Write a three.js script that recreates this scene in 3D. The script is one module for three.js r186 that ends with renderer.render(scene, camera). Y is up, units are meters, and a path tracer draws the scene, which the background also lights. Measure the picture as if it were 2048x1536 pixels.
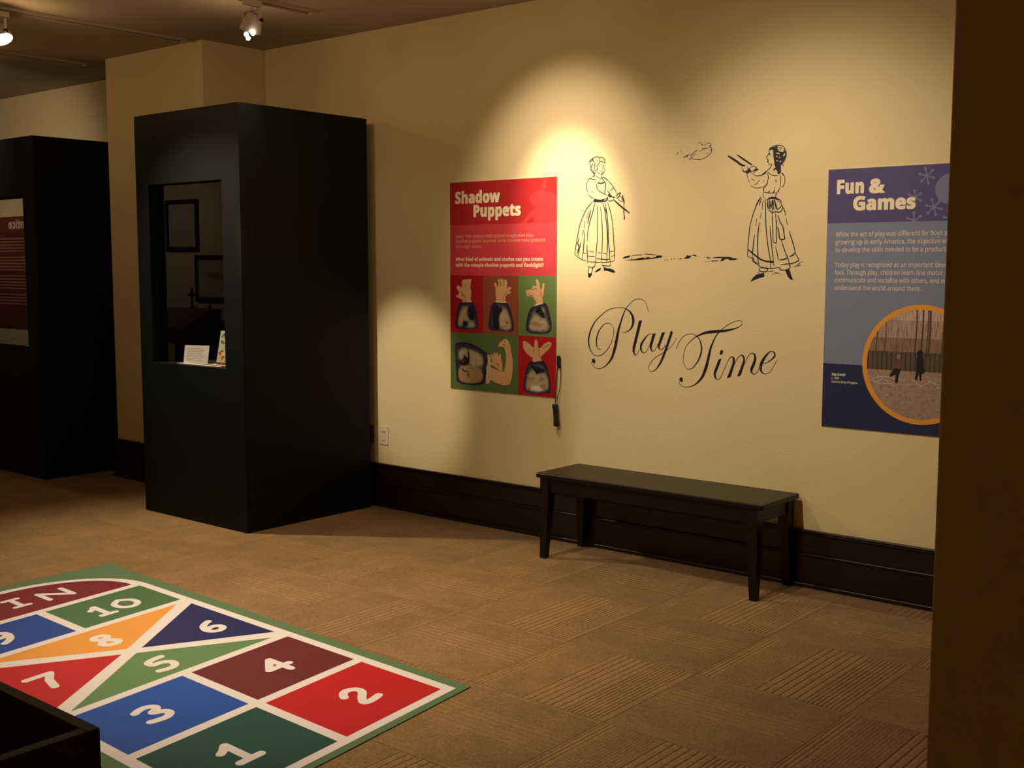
import * as THREE from 'three';
import { RoundedBoxGeometry } from 'three/addons/geometries/RoundedBoxGeometry.js';
import { mergeGeometries } from 'three/addons/utils/BufferGeometryUtils.js';

// ---------------------------------------------------------------- camera, exposure, lamps
const scene = new THREE.Scene();
scene.background = new THREE.Color(0x000000);
const camera = new THREE.PerspectiveCamera(36.665, 2048 / 1536, 0.05, 60);
camera.position.set(1.3003, 1.55, 5.1604);
camera.rotation.order = 'YXZ';
camera.rotation.set(-0.1016, 0.693, 0.0011);
const renderer = new THREE.WebGLRenderer({ antialias: true });
renderer.toneMapping = THREE.LinearToneMapping;
renderer.toneMappingExposure = 1.0;
renderer.shadowMap.enabled = true;
renderer.shadowMap.type = THREE.PCFSoftShadowMap;

const TUNGSTEN = new THREE.Color().setRGB(1.0, 0.80, 0.53);
const FILL_TINT = new THREE.Color().setRGB(1.0, 0.63, 0.27); // tint of the added fill light, warmed so dim walls look more saturated
// lamps of the gallery, seen and added: foot on its ceiling track [x, z], what it is aimed at, candela, half angle and softness of its beam, the wider skirt of that beam, added fill light
const LAMPS = [
  { foot: [-2.66, 1.22], aim: [-2.58, 1.87, 0], cd: 15, angle: 0.31, rim: 1.0, skirt: [6.3, 0.60], addedFill: 0.18, label: 'white ceiling spotlight aimed at the girl drawn beside the red poster' },
  { foot: [-1.36, 1.7], aim: [-1.1, 1.40, 0], cd: 6.5, angle: 0.68, rim: 0.9, skirt: [1.8, 0.86], addedFill: 0.18, label: 'white ceiling spotlight aimed at the blue poster and the girl holding two sticks' },
  { foot: [-3.98, 2.45], aim: [-3.8, 0.80, 0], cd: 18, angle: 0.175, rim: 0.5, skirt: [1.0, 0.5], addedFill: 0.15, label: 'white ceiling spotlight with a narrow beam aimed at the wall outlet' },
  { foot: [-3.935, 1.075], aim: [-4.9, 0.9, 1.1], cd: 1.4, angle: 0.6, rim: 1.0, addedFill: 0.2, glints: true, label: 'white ceiling spotlight with three glowing glint beads above the nearer black case' },
  { foot: [-5.27, 1.82], aim: [-3.6, 0, 1.45], cd: 20, angle: 0.75, rim: 1.0, addedFill: 0.3, label: 'glaring ceiling lamp at the left edge of the picture' },
  { foot: [-2.66, 3.1], aim: [-2.4, 0, 1.9], cd: 14, angle: 0.62, rim: 1.0, skirt: [4.4, 0.95], addedFill: 0.2, label: 'white ceiling spotlight aimed down at the hopscotch mat' },
  { foot: [-1.36, 3.2], aim: [-0.9, 0, 1.3], cd: 4, angle: 0.8, rim: 1.0, addedFill: 0.2, label: 'added unseen ceiling spotlight brightening the carpet before the blue poster' },  // unseen lamp, added to raise the dim floor at the right
  { foot: [-6.6, 1.9], aim: [-9.0, 1.9, 0], cd: 5, angle: 0.7, rim: 1.0, addedFill: 0.3, label: 'white ceiling spotlight aimed at the wall beyond the farther black case' },
  { foot: [-11.5, 3.6], aim: [-11.2, 1.6, 5.6], cd: 6, angle: 0.8, rim: 1.0, label: 'added unseen ceiling spotlight brightening the two framed prints opposite' },  // unseen lamp, added so the prints show in the glass
  { foot: [-16.2, 3.6], aim: [-16.2, 1.7, 5.6], cd: 22, angle: 0.8, rim: 1.0, label: 'added unseen ceiling spotlight brightening the brown poster opposite' },  // unseen lamp, added to make the poster's mirror image bright enough
];

// ---------------------------------------------------------------- helpers
let seed = 20231;
const rnd = () => ((seed = (seed * 1664525 + 1013904223) >>> 0) / 4294967296);
const taken = {};
function numbered(n) { const k = (taken[n] = (taken[n] ?? -1) + 1); return k ? `${n}_${String(k).padStart(3, '0')}` : n; }
function mesh(name, geo, mat, parent) {
  const m = new THREE.Mesh(geo, mat); m.name = parent && parent !== scene ? name : numbered(name);
  m.castShadow = m.receiveShadow = true; (parent ?? scene).add(m); return m;
}
function thing(name, label, category, pos = [0, 0, 0], turn = 0, group) {
  const g = new THREE.Group(); g.name = numbered(name); g.position.set(...pos); g.rotation.y = turn;
  g.userData = { label, category }; if (group) g.userData.group = group; scene.add(g); return g;
}
function tag(o, label, category, group) { o.userData = { label, category }; if (group) o.userData.group = group; return o; }
function structure(o) { o.userData.kind = 'structure'; return o; }
function shell(name) { const g = new THREE.Group(); g.name = name; structure(g); scene.add(g); return g; }
function metres(geo) { // uv in metres, by the way each face points
  const g = geo.index ? geo.toNonIndexed() : geo, p = g.attributes.position, uv = new Float32Array(p.count * 2);
  const a = new THREE.Vector3(), b = new THREE.Vector3(), c = new THREE.Vector3();
  for (let i = 0; i < p.count; i += 3) {
    a.fromBufferAttribute(p, i); b.fromBufferAttribute(p, i + 1).sub(a); c.fromBufferAttribute(p, i + 2).sub(a); b.cross(c);
    const ax = Math.abs(b.x), ay = Math.abs(b.y), az = Math.abs(b.z);
    for (let k = i; k < i + 3; k++) {
      const x = p.getX(k), y = p.getY(k), z = p.getZ(k);
      if (ay >= ax && ay >= az) { uv[k * 2] = x; uv[k * 2 + 1] = z; }
      else if (ax >= az) { uv[k * 2] = z; uv[k * 2 + 1] = y; }
      else { uv[k * 2] = x; uv[k * 2 + 1] = y; }
    }
  }
  g.setAttribute('uv', new THREE.BufferAttribute(uv, 2)); return g;
}
function box(x0, x1, y0, y1, z0, z1) { return metres(new THREE.BoxGeometry(x1 - x0, y1 - y0, z1 - z0).translate((x0 + x1) / 2, (y0 + y1) / 2, (z0 + z1) / 2)); }
function rbox(x0, x1, y0, y1, z0, z1, r = 0.003, seg = 2) {
  return metres(new RoundedBoxGeometry(x1 - x0, y1 - y0, z1 - z0, seg, r).translate((x0 + x1) / 2, (y0 + y1) / 2, (z0 + z1) / 2));
}
function cyl(r0, r1, h, x, y, z, seg = 24) { return new THREE.CylinderGeometry(r1, r0, h, seg).translate(x, y, z); }
function canvas(w, h) { const c = document.createElement('canvas'); c.width = w; c.height = h; return [c, c.getContext('2d')]; }
function colourMap(c) { const t = new THREE.CanvasTexture(c); t.colorSpace = THREE.SRGBColorSpace; t.magFilter = THREE.LinearFilter; t.anisotropy = 8; return t; }
// tileable value noise in 0..1
function noiseField(n, octaves, firstCells, gain = 0.55) {
  const out = new Float32Array(n * n); let amp = 1, sum = 0, cells = firstCells;
  for (let o = 0; o < octaves; o++, amp *= gain, cells *= 2) {
    const g = new Float32Array(cells * cells).map(rnd); sum += amp;
    for (let y = 0; y < n; y++) for (let x = 0; x < n; x++) {
      const fx = x / n * cells, fy = y / n * cells, ix = Math.floor(fx), iy = Math.floor(fy); let tx = fx - ix, ty = fy - iy;
      tx = tx * tx * (3 - 2 * tx); ty = ty * ty * (3 - 2 * ty);
      const i1 = (ix + 1) % cells, j1 = (iy + 1) % cells;
      out[y * n + x] += amp * ((g[iy * cells + ix] * (1 - tx) + g[iy * cells + i1] * tx) * (1 - ty) + (g[j1 * cells + ix] * (1 - tx) + g[j1 * cells + i1] * tx) * ty);
    }
  }
  return out.map((v) => v / sum);
}
function dataMap(n, fill, srgb = false) { // fill(i) -> [r,g,b] in 0..1
  const d = new Uint8Array(n * n * 4);
  for (let i = 0; i < n * n; i++) { const [r, g, b] = fill(i, i % n, Math.floor(i / n)); d[i * 4] = r * 255; d[i * 4 + 1] = g * 255; d[i * 4 + 2] = b * 255; d[i * 4 + 3] = 255; }
  const t = new THREE.DataTexture(d, n, n, THREE.RGBAFormat); t.wrapS = t.wrapT = THREE.RepeatWrapping; t.magFilter = THREE.LinearFilter;
  if (srgb) t.colorSpace = THREE.SRGBColorSpace; t.needsUpdate = true; return t;
}
const lin = (r, g, b) => new THREE.Color().setRGB(r, g, b);

// ---------------------------------------------------------------- materials
const nFine = noiseField(512, 4, 48), nCoarse = noiseField(512, 5, 6);
const grain = dataMap(512, (i) => { const v = nFine[i]; return [v, v, v]; });
const grainBy = (k) => { const t = grain.clone(); t.repeat.set(k, k); t.needsUpdate = true; return t; };
const mottle = (lo, hi, k) => { const t = dataMap(512, (i) => { const v = lo + (hi - lo) * (0.6 * nCoarse[i] + 0.4 * nFine[(i * 7) % 262144]); return [v, v, v]; }); t.repeat.set(k, k); return t; };
const M = {};
const wallMottle = mottle(0.93, 1.0, 0.7);
M.wall = new THREE.MeshStandardMaterial({ name: 'cream_paint', color: lin(0.80, 0.67, 0.41), roughness: 0.72, map: wallMottle, bumpMap: grainBy(3.0), bumpScale: 0.0006 });
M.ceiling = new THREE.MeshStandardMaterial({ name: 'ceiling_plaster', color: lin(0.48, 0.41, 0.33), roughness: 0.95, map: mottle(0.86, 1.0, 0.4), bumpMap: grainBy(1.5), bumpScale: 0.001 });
M.wood = new THREE.MeshPhysicalMaterial({ name: 'dark_mahogany', color: lin(0.017, 0.006, 0.0045), roughness: 0.34, clearcoat: 0.2, clearcoatRoughness: 0.2, specularIntensity: 0.7, map: mottle(0.7, 1.0, 1.5) });
M.black = new THREE.MeshPhysicalMaterial({ name: 'black_paint', color: lin(0.0040, 0.0062, 0.0082), roughness: 0.55, specularIntensity: 0.32, bumpMap: grainBy(6), bumpScale: 0.0002 });
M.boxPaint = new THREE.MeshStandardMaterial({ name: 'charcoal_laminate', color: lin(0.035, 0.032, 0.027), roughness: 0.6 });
M.inside = new THREE.MeshStandardMaterial({ name: 'black_lining', color: lin(0.006, 0.006, 0.006), roughness: 0.9 });
M.bench = new THREE.MeshPhysicalMaterial({ name: 'black_lacquered_wood', color: lin(0.0060, 0.0036, 0.0022), roughness: 0.36, specularIntensity: 0.6, map: mottle(0.75, 1.0, 2) });
M.glass = new THREE.MeshPhysicalMaterial({ name: 'clear_glass', color: 0xffffff, transmission: 1, thickness: 0, roughness: 0.0, ior: 1.5 });
M.whiteMetal = new THREE.MeshStandardMaterial({ name: 'white_enamel', color: lin(0.62, 0.58, 0.52), roughness: 0.4 });
M.track = new THREE.MeshStandardMaterial({ name: 'track_enamel', color: lin(0.40, 0.33, 0.26), roughness: 0.5 });
M.slot = new THREE.MeshStandardMaterial({ name: 'track_slot', color: lin(0.03, 0.03, 0.03), roughness: 0.6 });
M.plastic = new THREE.MeshStandardMaterial({ name: 'ivory_plastic', color: lin(0.72, 0.66, 0.52), roughness: 0.4 });
M.brass = new THREE.MeshStandardMaterial({ name: 'brass', color: lin(0.55, 0.30, 0.10), roughness: 0.4, metalness: 0.7 });
M.rubber = new THREE.MeshStandardMaterial({ name: 'black_rubber', color: lin(0.012, 0.012, 0.012), roughness: 0.6 });
M.ink = new THREE.MeshStandardMaterial({ name: 'navy_vinyl', color: lin(0.010, 0.011, 0.030), roughness: 0.45, side: THREE.DoubleSide });
M.paper = new THREE.MeshStandardMaterial({ name: 'white_card', color: lin(0.72, 0.69, 0.62), roughness: 0.8 });
M.edge = new THREE.MeshStandardMaterial({ name: 'board_edge', color: lin(0.6, 0.56, 0.5), roughness: 0.8 });
M.lamp = new THREE.MeshStandardMaterial({ name: 'glowing_lamp', color: 0x000000, emissive: new THREE.Color(1, 0.9, 0.72), emissiveIntensity: 12 });
M.frame = new THREE.MeshStandardMaterial({ name: 'dark_frame', color: lin(0.025, 0.014, 0.009), roughness: 0.4 });
M.oak = new THREE.MeshStandardMaterial({ name: 'brown_wood', color: lin(0.20, 0.10, 0.045), roughness: 0.5, map: mottle(0.6, 1, 2) });

// ---------------------------------------------------------------- the room
const H = 3.014, X0 = -18.4, X1 = 2.6, Z1 = 5.6, T = 0.12;
{
  const f = shell('floor');
  // carpet tiles of 61 cm, each turned a quarter against its neighbours; one direction of ribs per tile
  const N = 1024, ribs = new Float32Array(N).fill(0), tone = new Float32Array(N).fill(0.5);
  const groove = (at, w, d) => { for (let i = 0; i < N; i++) { const t = Math.abs(i / N - at) / w; if (t < 1) ribs[i] = Math.max(ribs[i], d * (1 - t * t)); } };
  for (const s of [0.025, 0.055, 0.085]) groove(s, 0.010, 0.6);
  for (let k = 0; k < 6; k++) groove(0.42 + k * 0.052, 0.012, 1);
  for (let k = 0; k < 9; k++) groove(0.725 + k * 0.029, 0.009, 0.8);
  for (let k = 0; k < 11; k++) groove(0.13 + k * 0.024, 0.007, 0.22);
  for (let i = 0; i < N; i++) { const s = i / N; tone[i] = s < 0.11 ? 0.52 : s < 0.4 ? 0.42 : s < 0.7 ? 0.60 : 0.5; }
  const loops = noiseField(N, 2, 128), patch = noiseField(N, 3, 5);
  const bump = dataMap(N, (i, x, y) => { const yarn = 0.5 + 0.5 * Math.sin(y / N * Math.PI * 2 * 150 + Math.sin(x * 0.7) * 1.4); const v = 0.86 - 0.62 * ribs[x] + 0.16 * (loops[i] - 0.5) - 0.05 * yarn; return [v, v, v]; });
  const dye = (k) => dataMap(N, (i, x) => { const v = (0.80 + 0.34 * (tone[x] - 0.5) + 0.30 * (loops[i] - 0.5) + 0.12 * (patch[i] - 0.5)) * k; return [0.71 * v, 0.56 * v, 0.38 * v].map((q) => Math.min(1, q)); }, true);
  const mats = [1.0, 0.965, 1.03].map((k) => new THREE.MeshStandardMaterial({ name: 'ribbed_carpet', map: dye(k), bumpMap: bump, bumpScale: 0.008, roughness: 0.96 }));
  const S = 0.61, tile = new THREE.BoxGeometry(S - 0.002, 0.006, S - 0.002);
  const nx0 = Math.ceil((-8.9 + 1.51) / S), ox = -1.51, oz = 0.80;
  for (let i = nx0; ox + i * S < X1 - 0.02; i++) for (let j = -2; oz + j * S < Z1 - 0.02; j++) {
    const x0 = ox + i * S, z0 = Math.max(oz + j * S, 0.012), z1 = Math.min(oz + (j + 1) * S, Z1 - 0.002), x1 = Math.min(x0 + S, X1 - 0.002);
    if (z1 - z0 < 0.05 || x1 - x0 < 0.05) continue;
    const m = mesh('carpet_tile', tile, mats[Math.floor(rnd() * 3)], f);
    const turn = (i + j) % 2 === 0;
    m.position.set((x0 + x1) / 2, -0.003, (z0 + z1) / 2);
    if (turn) { m.rotation.y = Math.PI / 2; m.scale.set((z1 - z0) / S, 1, (x1 - x0) / S); } else { m.rotation.y = rnd() < 0.5 ? 0 : 0; m.scale.set((x1 - x0) / S, 1, (z1 - z0) / S); }
  }
  mesh('floor_slab', box(X0, X1, -0.15, -0.0062, 0, Z1), new THREE.MeshStandardMaterial({ name: 'carpet_ground', color: lin(0.24, 0.15, 0.075), roughness: 0.95 }), f);
  structure(mesh('ceiling', box(X0, X1, H, H + 0.15, 0, Z1), M.ceiling));
  structure(mesh('wall_back', box(X0 - T, X1 + T, -0.15, H + 0.15, -T, 0), M.wall));
  structure(mesh('wall_front', box(X0 - T, X1 + T, -0.15, H + 0.15, Z1, Z1 + T), M.wall));
  structure(mesh('wall_left', box(X0 - T, X0, -0.15, H + 0.15, 0, Z1), M.wall));
  structure(mesh('wall_right', box(X1, X1 + T, -0.15, H + 0.15, 0, Z1), M.wall));
  structure(mesh('wall_pier', box(-6.346, -5.196, 0, H, 0, 0.5025), M.wall));
  structure(mesh('wall_partition', rbox(0.893, X1, 0, H, 3.82, 4.0, 0.004), M.wall));
}
// baseboards: boards and mouldings stepped out from the wall
function baseboard(name, x0, x1, z, out) { // a run along x on a wall face at z; out: 1 or -1, the way the face looks
  const g = shell(name);
  const add = (part, y0, y1, d, r) => mesh(part, rbox(x0, x1, y0, y1, out > 0 ? z : z - d, out > 0 ? z + d : z, r, 2), M.wood, g);
  add('shoe_moulding', 0, 0.022, 0.034, 0.006);
  add('lower_board', 0.0222, 0.154, 0.018, 0.002);
  add('bead_moulding', 0.1542, 0.168, 0.027, 0.0055);
  add('upper_board', 0.1682, 0.260, 0.014, 0.002);
  add('cap_moulding', 0.2602, 0.270, 0.020, 0.004);
  add('cap_lip', 0.2702, 0.282, 0.025, 0.005);
}
baseboard('baseboard_back', -5.196, X1, 0, 1);
baseboard('baseboard_left_bay', X0, -6.38, 0, 1);
baseboard('baseboard_pier', -6.372, -5.17, 0.5025, 1);
baseboard('baseboard_partition', 0.893, X1, 3.82, -1);

// ---------------------------------------------------------------- lighting tracks and lamps
function track(x, z0, z1, label) {
  const g = thing('lighting_track', label, 'light track', [x, H, 0], 0, 'ceiling lighting tracks');
  mesh('channel', mergeGeometries([rbox(-0.036, -0.027, -0.022, -0.0005, z0, z1, 0.002), rbox(0.027, 0.036, -0.022, -0.0005, z0, z1, 0.002)]), M.track, g);
  mesh('slot', box(-0.027, 0.027, -0.010, -0.0005, z0 + 0.002, z1 - 0.002), M.slot, g);
  mesh('end_cap', rbox(-0.037, 0.037, -0.023, -0.0005, z0 - 0.012, z0 - 0.0005, 0.002), M.track, g);
}
track(-6.6, 0.52, 5.0, 'white ceiling track at the far left, over the farther black case');
track(-5.27, 0.60, 5.0, 'white ceiling track running out over the nearer black case to the glaring lamp');
track(-3.98, 0.62, 5.0, 'short visible white ceiling track above the spotlight with three glint beads');
track(-2.66, 0.62, 5.0, 'white ceiling track in front of the red poster');
track(-1.36, 0.62, 3.6, 'white ceiling track in front of the blue poster');
track(-11.5, 0.62, 5.0, 'white ceiling track in front of the two framed prints opposite');
track(-16.2, 0.62, 5.0, 'white ceiling track in front of the brown poster opposite');
for (const L of LAMPS) {
  const drop = 0.12, foot = new THREE.Vector3(L.foot[0], H - 0.0235, L.foot[1]);
  const g = thing('track_spotlight', L.label, 'spotlight', foot.toArray(), 0, 'spotlights on the ceiling tracks');
  mesh('adapter', rbox(-0.018, 0.018, -0.034, -0.0005, -0.055, 0.055, 0.004), M.whiteMetal, g);
  mesh('stem', cyl(0.009, 0.009, 0.018, 0, -0.0435, 0, 16), M.whiteMetal, g);
  const dir = new THREE.Vector3(...L.aim).sub(foot.clone().add(new THREE.Vector3(0, -drop, 0))).normalize();
  const q = new THREE.Quaternion().setFromUnitVectors(new THREE.Vector3(0, -1, 0), dir);
  const place = (geo) => geo.applyQuaternion(q).translate(0, -drop, 0);
  const prof = [[0.0, 0.052], [0.03, 0.051], [0.036, 0.042], [0.039, 0.024], [0.046, 0.015], [0.055, -0.02], [0.058, -0.05], [0.054, -0.05], [0.052, -0.042], [0.0, -0.036]].map(([r, y]) => new THREE.Vector2(r, y));
  const housing = mesh('housing', place(new THREE.LatheGeometry(prof.reverse(), 36)), M.whiteMetal, g);
  const yoke = mesh('yoke', mergeGeometries([-1, 1].map((s) => rbox(s * 0.068 - 0.003, s * 0.068 + 0.003, -drop - 0.012, -0.060, -0.009, 0.009, 0.0015)).concat([rbox(-0.071, 0.071, -0.060, -0.053, -0.009, 0.009, 0.0015)])), M.whiteMetal, g);
  for (const s of [-1, 1]) mesh('pivot_knob', new THREE.CylinderGeometry(0.011, 0.011, 0.012, 16).rotateZ(Math.PI / 2).translate(s * 0.077, -drop, 0), M.rubber, yoke);
  mesh('lamp', place(new THREE.SphereGeometry(0.05, 28, 8, 0, Math.PI * 2, 0, Math.PI / 2).scale(1, 0.25, 1).rotateX(Math.PI).translate(0, -0.040, 0)), M.lamp, housing);
  if (L.glints) for (const [dx, dy, dz] of [[-0.030, -0.064, 0.02], [-0.004, -0.088, 0.028], [0.038, -0.068, 0.028]])
    mesh('glint_bead', new THREE.SphereGeometry(0.0125, 16, 12).translate(dx, -drop + dy, dz), M.lamp, housing);  // glowing beads stand in for bright glints at the lamp's rim
  const s = new THREE.SpotLight(TUNGSTEN, L.cd, 0, L.angle, L.rim, 2);
  s.position.copy(new THREE.Vector3(0, -drop, 0).addScaledVector(dir, 0.075)); s.castShadow = true; s.shadow.radius = 1.6; s.shadow.mapSize.set(1024, 1024);
  if (L.addedFill) { const w = new THREE.PointLight(FILL_TINT, L.addedFill * 1.35, 0, 2); w.position.copy(s.position); w.castShadow = true; w.shadow.radius = 2; g.add(w); } // fill light added at the lamp to lift dim walls and ceiling
  if (L.skirt) { const k = s.clone(); k.intensity = L.skirt[0]; k.angle = L.skirt[1]; k.target = s.target; g.add(k); } // the paler skirt round a lamp's hot beam
  g.add(s); s.target.position.copy(new THREE.Vector3(...L.aim).sub(foot)); g.add(s.target);
}

// ---------------------------------------------------------------- display cases
function displayCase(pos, D, label) { // origin: front right bottom corner; x runs left as negative, z back as negative
  const W = 1.036, Hh = 2.462, t = 0.022, wx0 = -0.905, wx1 = -0.170, wy0 = 0.952, wy1 = 2.040;
  const g = thing('display_case', label, 'display case', pos);
  const sh = new THREE.Shape([[-W, 0], [0, 0], [0, Hh], [-W, Hh]].map((p) => new THREE.Vector2(...p)));
  sh.holes.push(new THREE.Path([[wx0, wy0], [wx0, wy1], [wx1, wy1], [wx1, wy0]].map((p) => new THREE.Vector2(...p))));
  const front = mesh('front_panel', metres(new THREE.ExtrudeGeometry(sh, { depth: 0.05, bevelEnabled: true, bevelThickness: 0.0015, bevelSize: 0.0015, bevelOffset: -0.0015, bevelSegments: 2 }).translate(0, 0, -0.0515)), M.black, g);
  mesh('side_panel', rbox(-t, 0, 0, Hh, -D, -0.0535, 0.002), M.black, g);
  mesh('side_panel', rbox(-W, -W + t, 0, Hh, -D, -0.0535, 0.002), M.black, g);
  mesh('back_panel', box(-W + t, -t, 0, Hh, -D, -D + t), M.black, g);
  mesh('top_panel', rbox(-W + t, -t, Hh - t, Hh, -D + t, -0.0535, 0.002), M.black, g);
  mesh('deck', box(-W + t + 0.001, -t - 0.001, wy0 - 0.03, wy0 - 0.004, -D + t + 0.001, -0.0535), M.inside, g);
  mesh('lining', mergeGeometries([box(-W + t + 0.001, -t - 0.001, wy0, 2.3, -D + t + 0.002, -D + t + 0.008), box(-W + t + 0.001, -t - 0.001, 2.3, 2.306, -D + t + 0.002, -0.06)]), M.inside, g);
  mesh('glass_pane', new THREE.PlaneGeometry(wx1 - wx0 + 0.02, wy1 - wy0 + 0.02).translate((wx0 + wx1) / 2, (wy0 + wy1) / 2, -0.0560), M.glass, front);
  return g;
}
displayCase([-4.105, 0, 1.056], 0.981, 'tall black display case standing next to the red poster');
displayCase([-6.606, 0, 0.936], 0.90, 'farther tall black display case cut off by the left edge of the picture');
{ // exhibits on the deck of the nearer case
  const y = 0.9485;
  const card = thing('label_card', 'small white printed card standing in the nearer black case', 'card', [-4.715, y, 0.945], 0.35);
  const [c, x] = canvas(256, 200); x.fillStyle = '#d8d2cc'; x.fillRect(0, 0, 256, 200); x.fillStyle = '#8d8784';
  for (let k = 0; k < 8; k++) x.fillRect(28, 30 + k * 18, 150 + (k * 37) % 50, 5);
  mesh('card_face', new THREE.BoxGeometry(0.175, 0.115, 0.003).rotateX(-0.2).translate(0, 0.0575, 0), [M.paper, M.paper, M.paper, M.paper, new THREE.MeshStandardMaterial({ name: 'printed_card', map: colourMap(c), roughness: 0.8 }), M.paper], card);
  mesh('easel_leg', new THREE.BoxGeometry(0.03, 0.10, 0.002).rotateX(0.35).translate(0, 0.049, -0.03), M.paper, card);
  const [c2, x2] = canvas(256, 360); x2.fillStyle = '#c9c3a0'; x2.fillRect(0, 0, 256, 360);
  const cols = ['#3f7d4c', '#b23a2e', '#d9a13a', '#2f5b86', '#7fa35a', '#8a3d2a', '#e0cf86'];
  for (let k = 0; k < 90; k++) { x2.fillStyle = cols[Math.floor(rnd() * cols.length)]; x2.beginPath(); x2.ellipse(20 + rnd() * 216, 20 + rnd() * 320, 6 + rnd() * 22, 5 + rnd() * 16, rnd() * 3, 0, 7); x2.fill(); }
  const book = thing('picture_book', 'colourful upright picture book in the nearer black case', 'book', [-4.590, y, 0.80], 0.2);
  mesh('cover', new THREE.BoxGeometry(0.19, 0.20, 0.012).translate(0, 0.10, 0).rotateX(-0.25).translate(0, 0.003, 0), [M.paper, M.paper, M.paper, M.paper, new THREE.MeshStandardMaterial({ name: 'printed_cover', map: colourMap(c2), roughness: 0.6 }), M.paper], book);
  mesh('stand', new THREE.BoxGeometry(0.10, 0.13, 0.006).rotateX(0.45).translate(0, 0.060, -0.055), M.inside, book);
  const sheet = (px, pz, w, d, a, yy, label) => tag(mesh('paper_sheet', rbox(-w / 2, w / 2, 0, 0.004, -d / 2, d / 2, 0.001), M.paper), label, 'paper', 'papers in the nearer case').position.set(px, y + yy, pz);
  sheet(-4.63, 0.985, 0.42, 0.030, 0, 0.0, 'white strip of paper lying along the front edge of the nearer case');
  sheet(-4.60, 0.67, 0.22, 0.06, 0, 0.0, 'white paper lying behind the picture book in the nearer case');
  sheet(-4.54, 0.90, 0.18, 0.055, 0, 0.0, 'white paper lying right in front of the picture book');
  tag(mesh('card_game_piece', rbox(-0.03, 0.03, 0, 0.006, -0.02, 0.02, 0.002), new THREE.MeshStandardMaterial({ name: 'red_print', color: lin(0.35, 0.06, 0.04), roughness: 0.6 })), 'small red card piece on the papers in the nearer case', 'game piece').position.set(-4.52, y + 0.0045, 0.90);
  const y2 = 0.9485;
  tag(mesh('pamphlet', rbox(-0.09, 0.09, 0, 0.006, -0.05, 0.05, 0.002), M.paper), 'white pamphlet lying in the farther black case', 'pamphlet').position.set(-6.88, y2, 0.80);
  tag(mesh('wooden_tool', new THREE.CapsuleGeometry(0.011, 0.13, 6, 14).rotateZ(Math.PI / 2).translate(0, 0.011, 0), M.oak), 'small brown wooden tool lying in the farther black case', 'tool').position.set(-6.93, y2, 0.68);
}

// ---------------------------------------------------------------- bench
{
  const g = thing('bench', 'long low black wooden bench with tapered legs against the wall', 'bench', [-1.82, 0, 0.215]);
  const hw = 0.665, hd = 0.192, top = 0.458;
  const sh = new THREE.Shape(); const r = 0.012;
  sh.moveTo(-hw + r, -hd); sh.lineTo(hw - r, -hd); sh.quadraticCurveTo(hw, -hd, hw, -hd + r); sh.lineTo(hw, hd - r); sh.quadraticCurveTo(hw, hd, hw - r, hd); sh.lineTo(-hw + r, hd); sh.quadraticCurveTo(-hw, hd, -hw, hd - r); sh.lineTo(-hw, -hd + r); sh.quadraticCurveTo(-hw, -hd, -hw + r, -hd);
  mesh('seat', metres(new THREE.ExtrudeGeometry(sh, { depth: 0.012, bevelEnabled: true, bevelThickness: 0.007, bevelSize: 0.007, bevelOffset: -0.007, bevelSegments: 4 }).rotateX(-Math.PI / 2).translate(0, top - 0.019, 0)), M.bench, g);
  const lx = hw - 0.055, lz = hd - 0.034;
  const leg = (sx, sz) => { // square at the top, tapering inwards on the inner faces
    const t = 0.056, b = 0.034, h = top - 0.0265, gq = new THREE.BoxGeometry(t, h, t, 1, 4, 1).translate(0, h / 2, 0), p = gq.attributes.position;
    for (let i = 0; i < p.count; i++) {
      const y = p.getY(i), k = Math.min(1, Math.max(0, (h - 0.09 - y) / (h - 0.09))), s = (t - (t - b) * k) / t;
      const X = p.getX(i) * sx, Z = p.getZ(i) * sz; p.setX(i, sx * (t / 2 - (t / 2 - X) * s)); p.setZ(i, sz * (t / 2 - (t / 2 - Z) * s));
    }
    gq.computeVertexNormals(); return metres(gq.translate(sx * lx, 0, sz * lz));
  };
  for (const sx of [-1, 1]) for (const sz of [-1, 1]) mesh('leg', leg(sx, sz), M.bench, g);
  const a1 = top - 0.0265, a0 = a1 - 0.07;
  for (const s of [-1, 1]) mesh('apron', rbox(-lx + 0.0285, lx - 0.0285, a0, a1, s * (lz + 0.008) - 0.01, s * (lz + 0.008) + 0.01, 0.002), M.bench, g);
  for (const s of [-1, 1]) mesh('apron', rbox(s * (lx + 0.008) - 0.01, s * (lx + 0.008) + 0.01, a0, a1, -lz + 0.0285, lz - 0.0285, 0.002), M.bench, g);
}

// ---------------------------------------------------------------- low open box in the foreground
{
  const x1 = -0.606, z0 = 4.056, h = 0.7, w = 0.95, d = 0.62, t = 0.026;
  const g = thing('open_display_box', 'low black open-topped display box in the near left corner', 'display box', [x1 - w / 2, 0, z0 + d / 2]);
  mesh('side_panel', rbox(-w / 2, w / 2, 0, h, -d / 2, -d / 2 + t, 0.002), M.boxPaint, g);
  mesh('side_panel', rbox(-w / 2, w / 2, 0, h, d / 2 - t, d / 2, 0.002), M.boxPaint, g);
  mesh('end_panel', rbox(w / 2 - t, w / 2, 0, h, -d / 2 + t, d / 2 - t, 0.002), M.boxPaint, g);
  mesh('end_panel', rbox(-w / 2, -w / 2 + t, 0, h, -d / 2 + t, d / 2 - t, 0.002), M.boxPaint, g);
  mesh('bottom_panel', box(-w / 2 + t, w / 2 - t, h - 0.30, h - 0.28, -d / 2 + t, d / 2 - t), M.inside, g);
}

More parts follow.
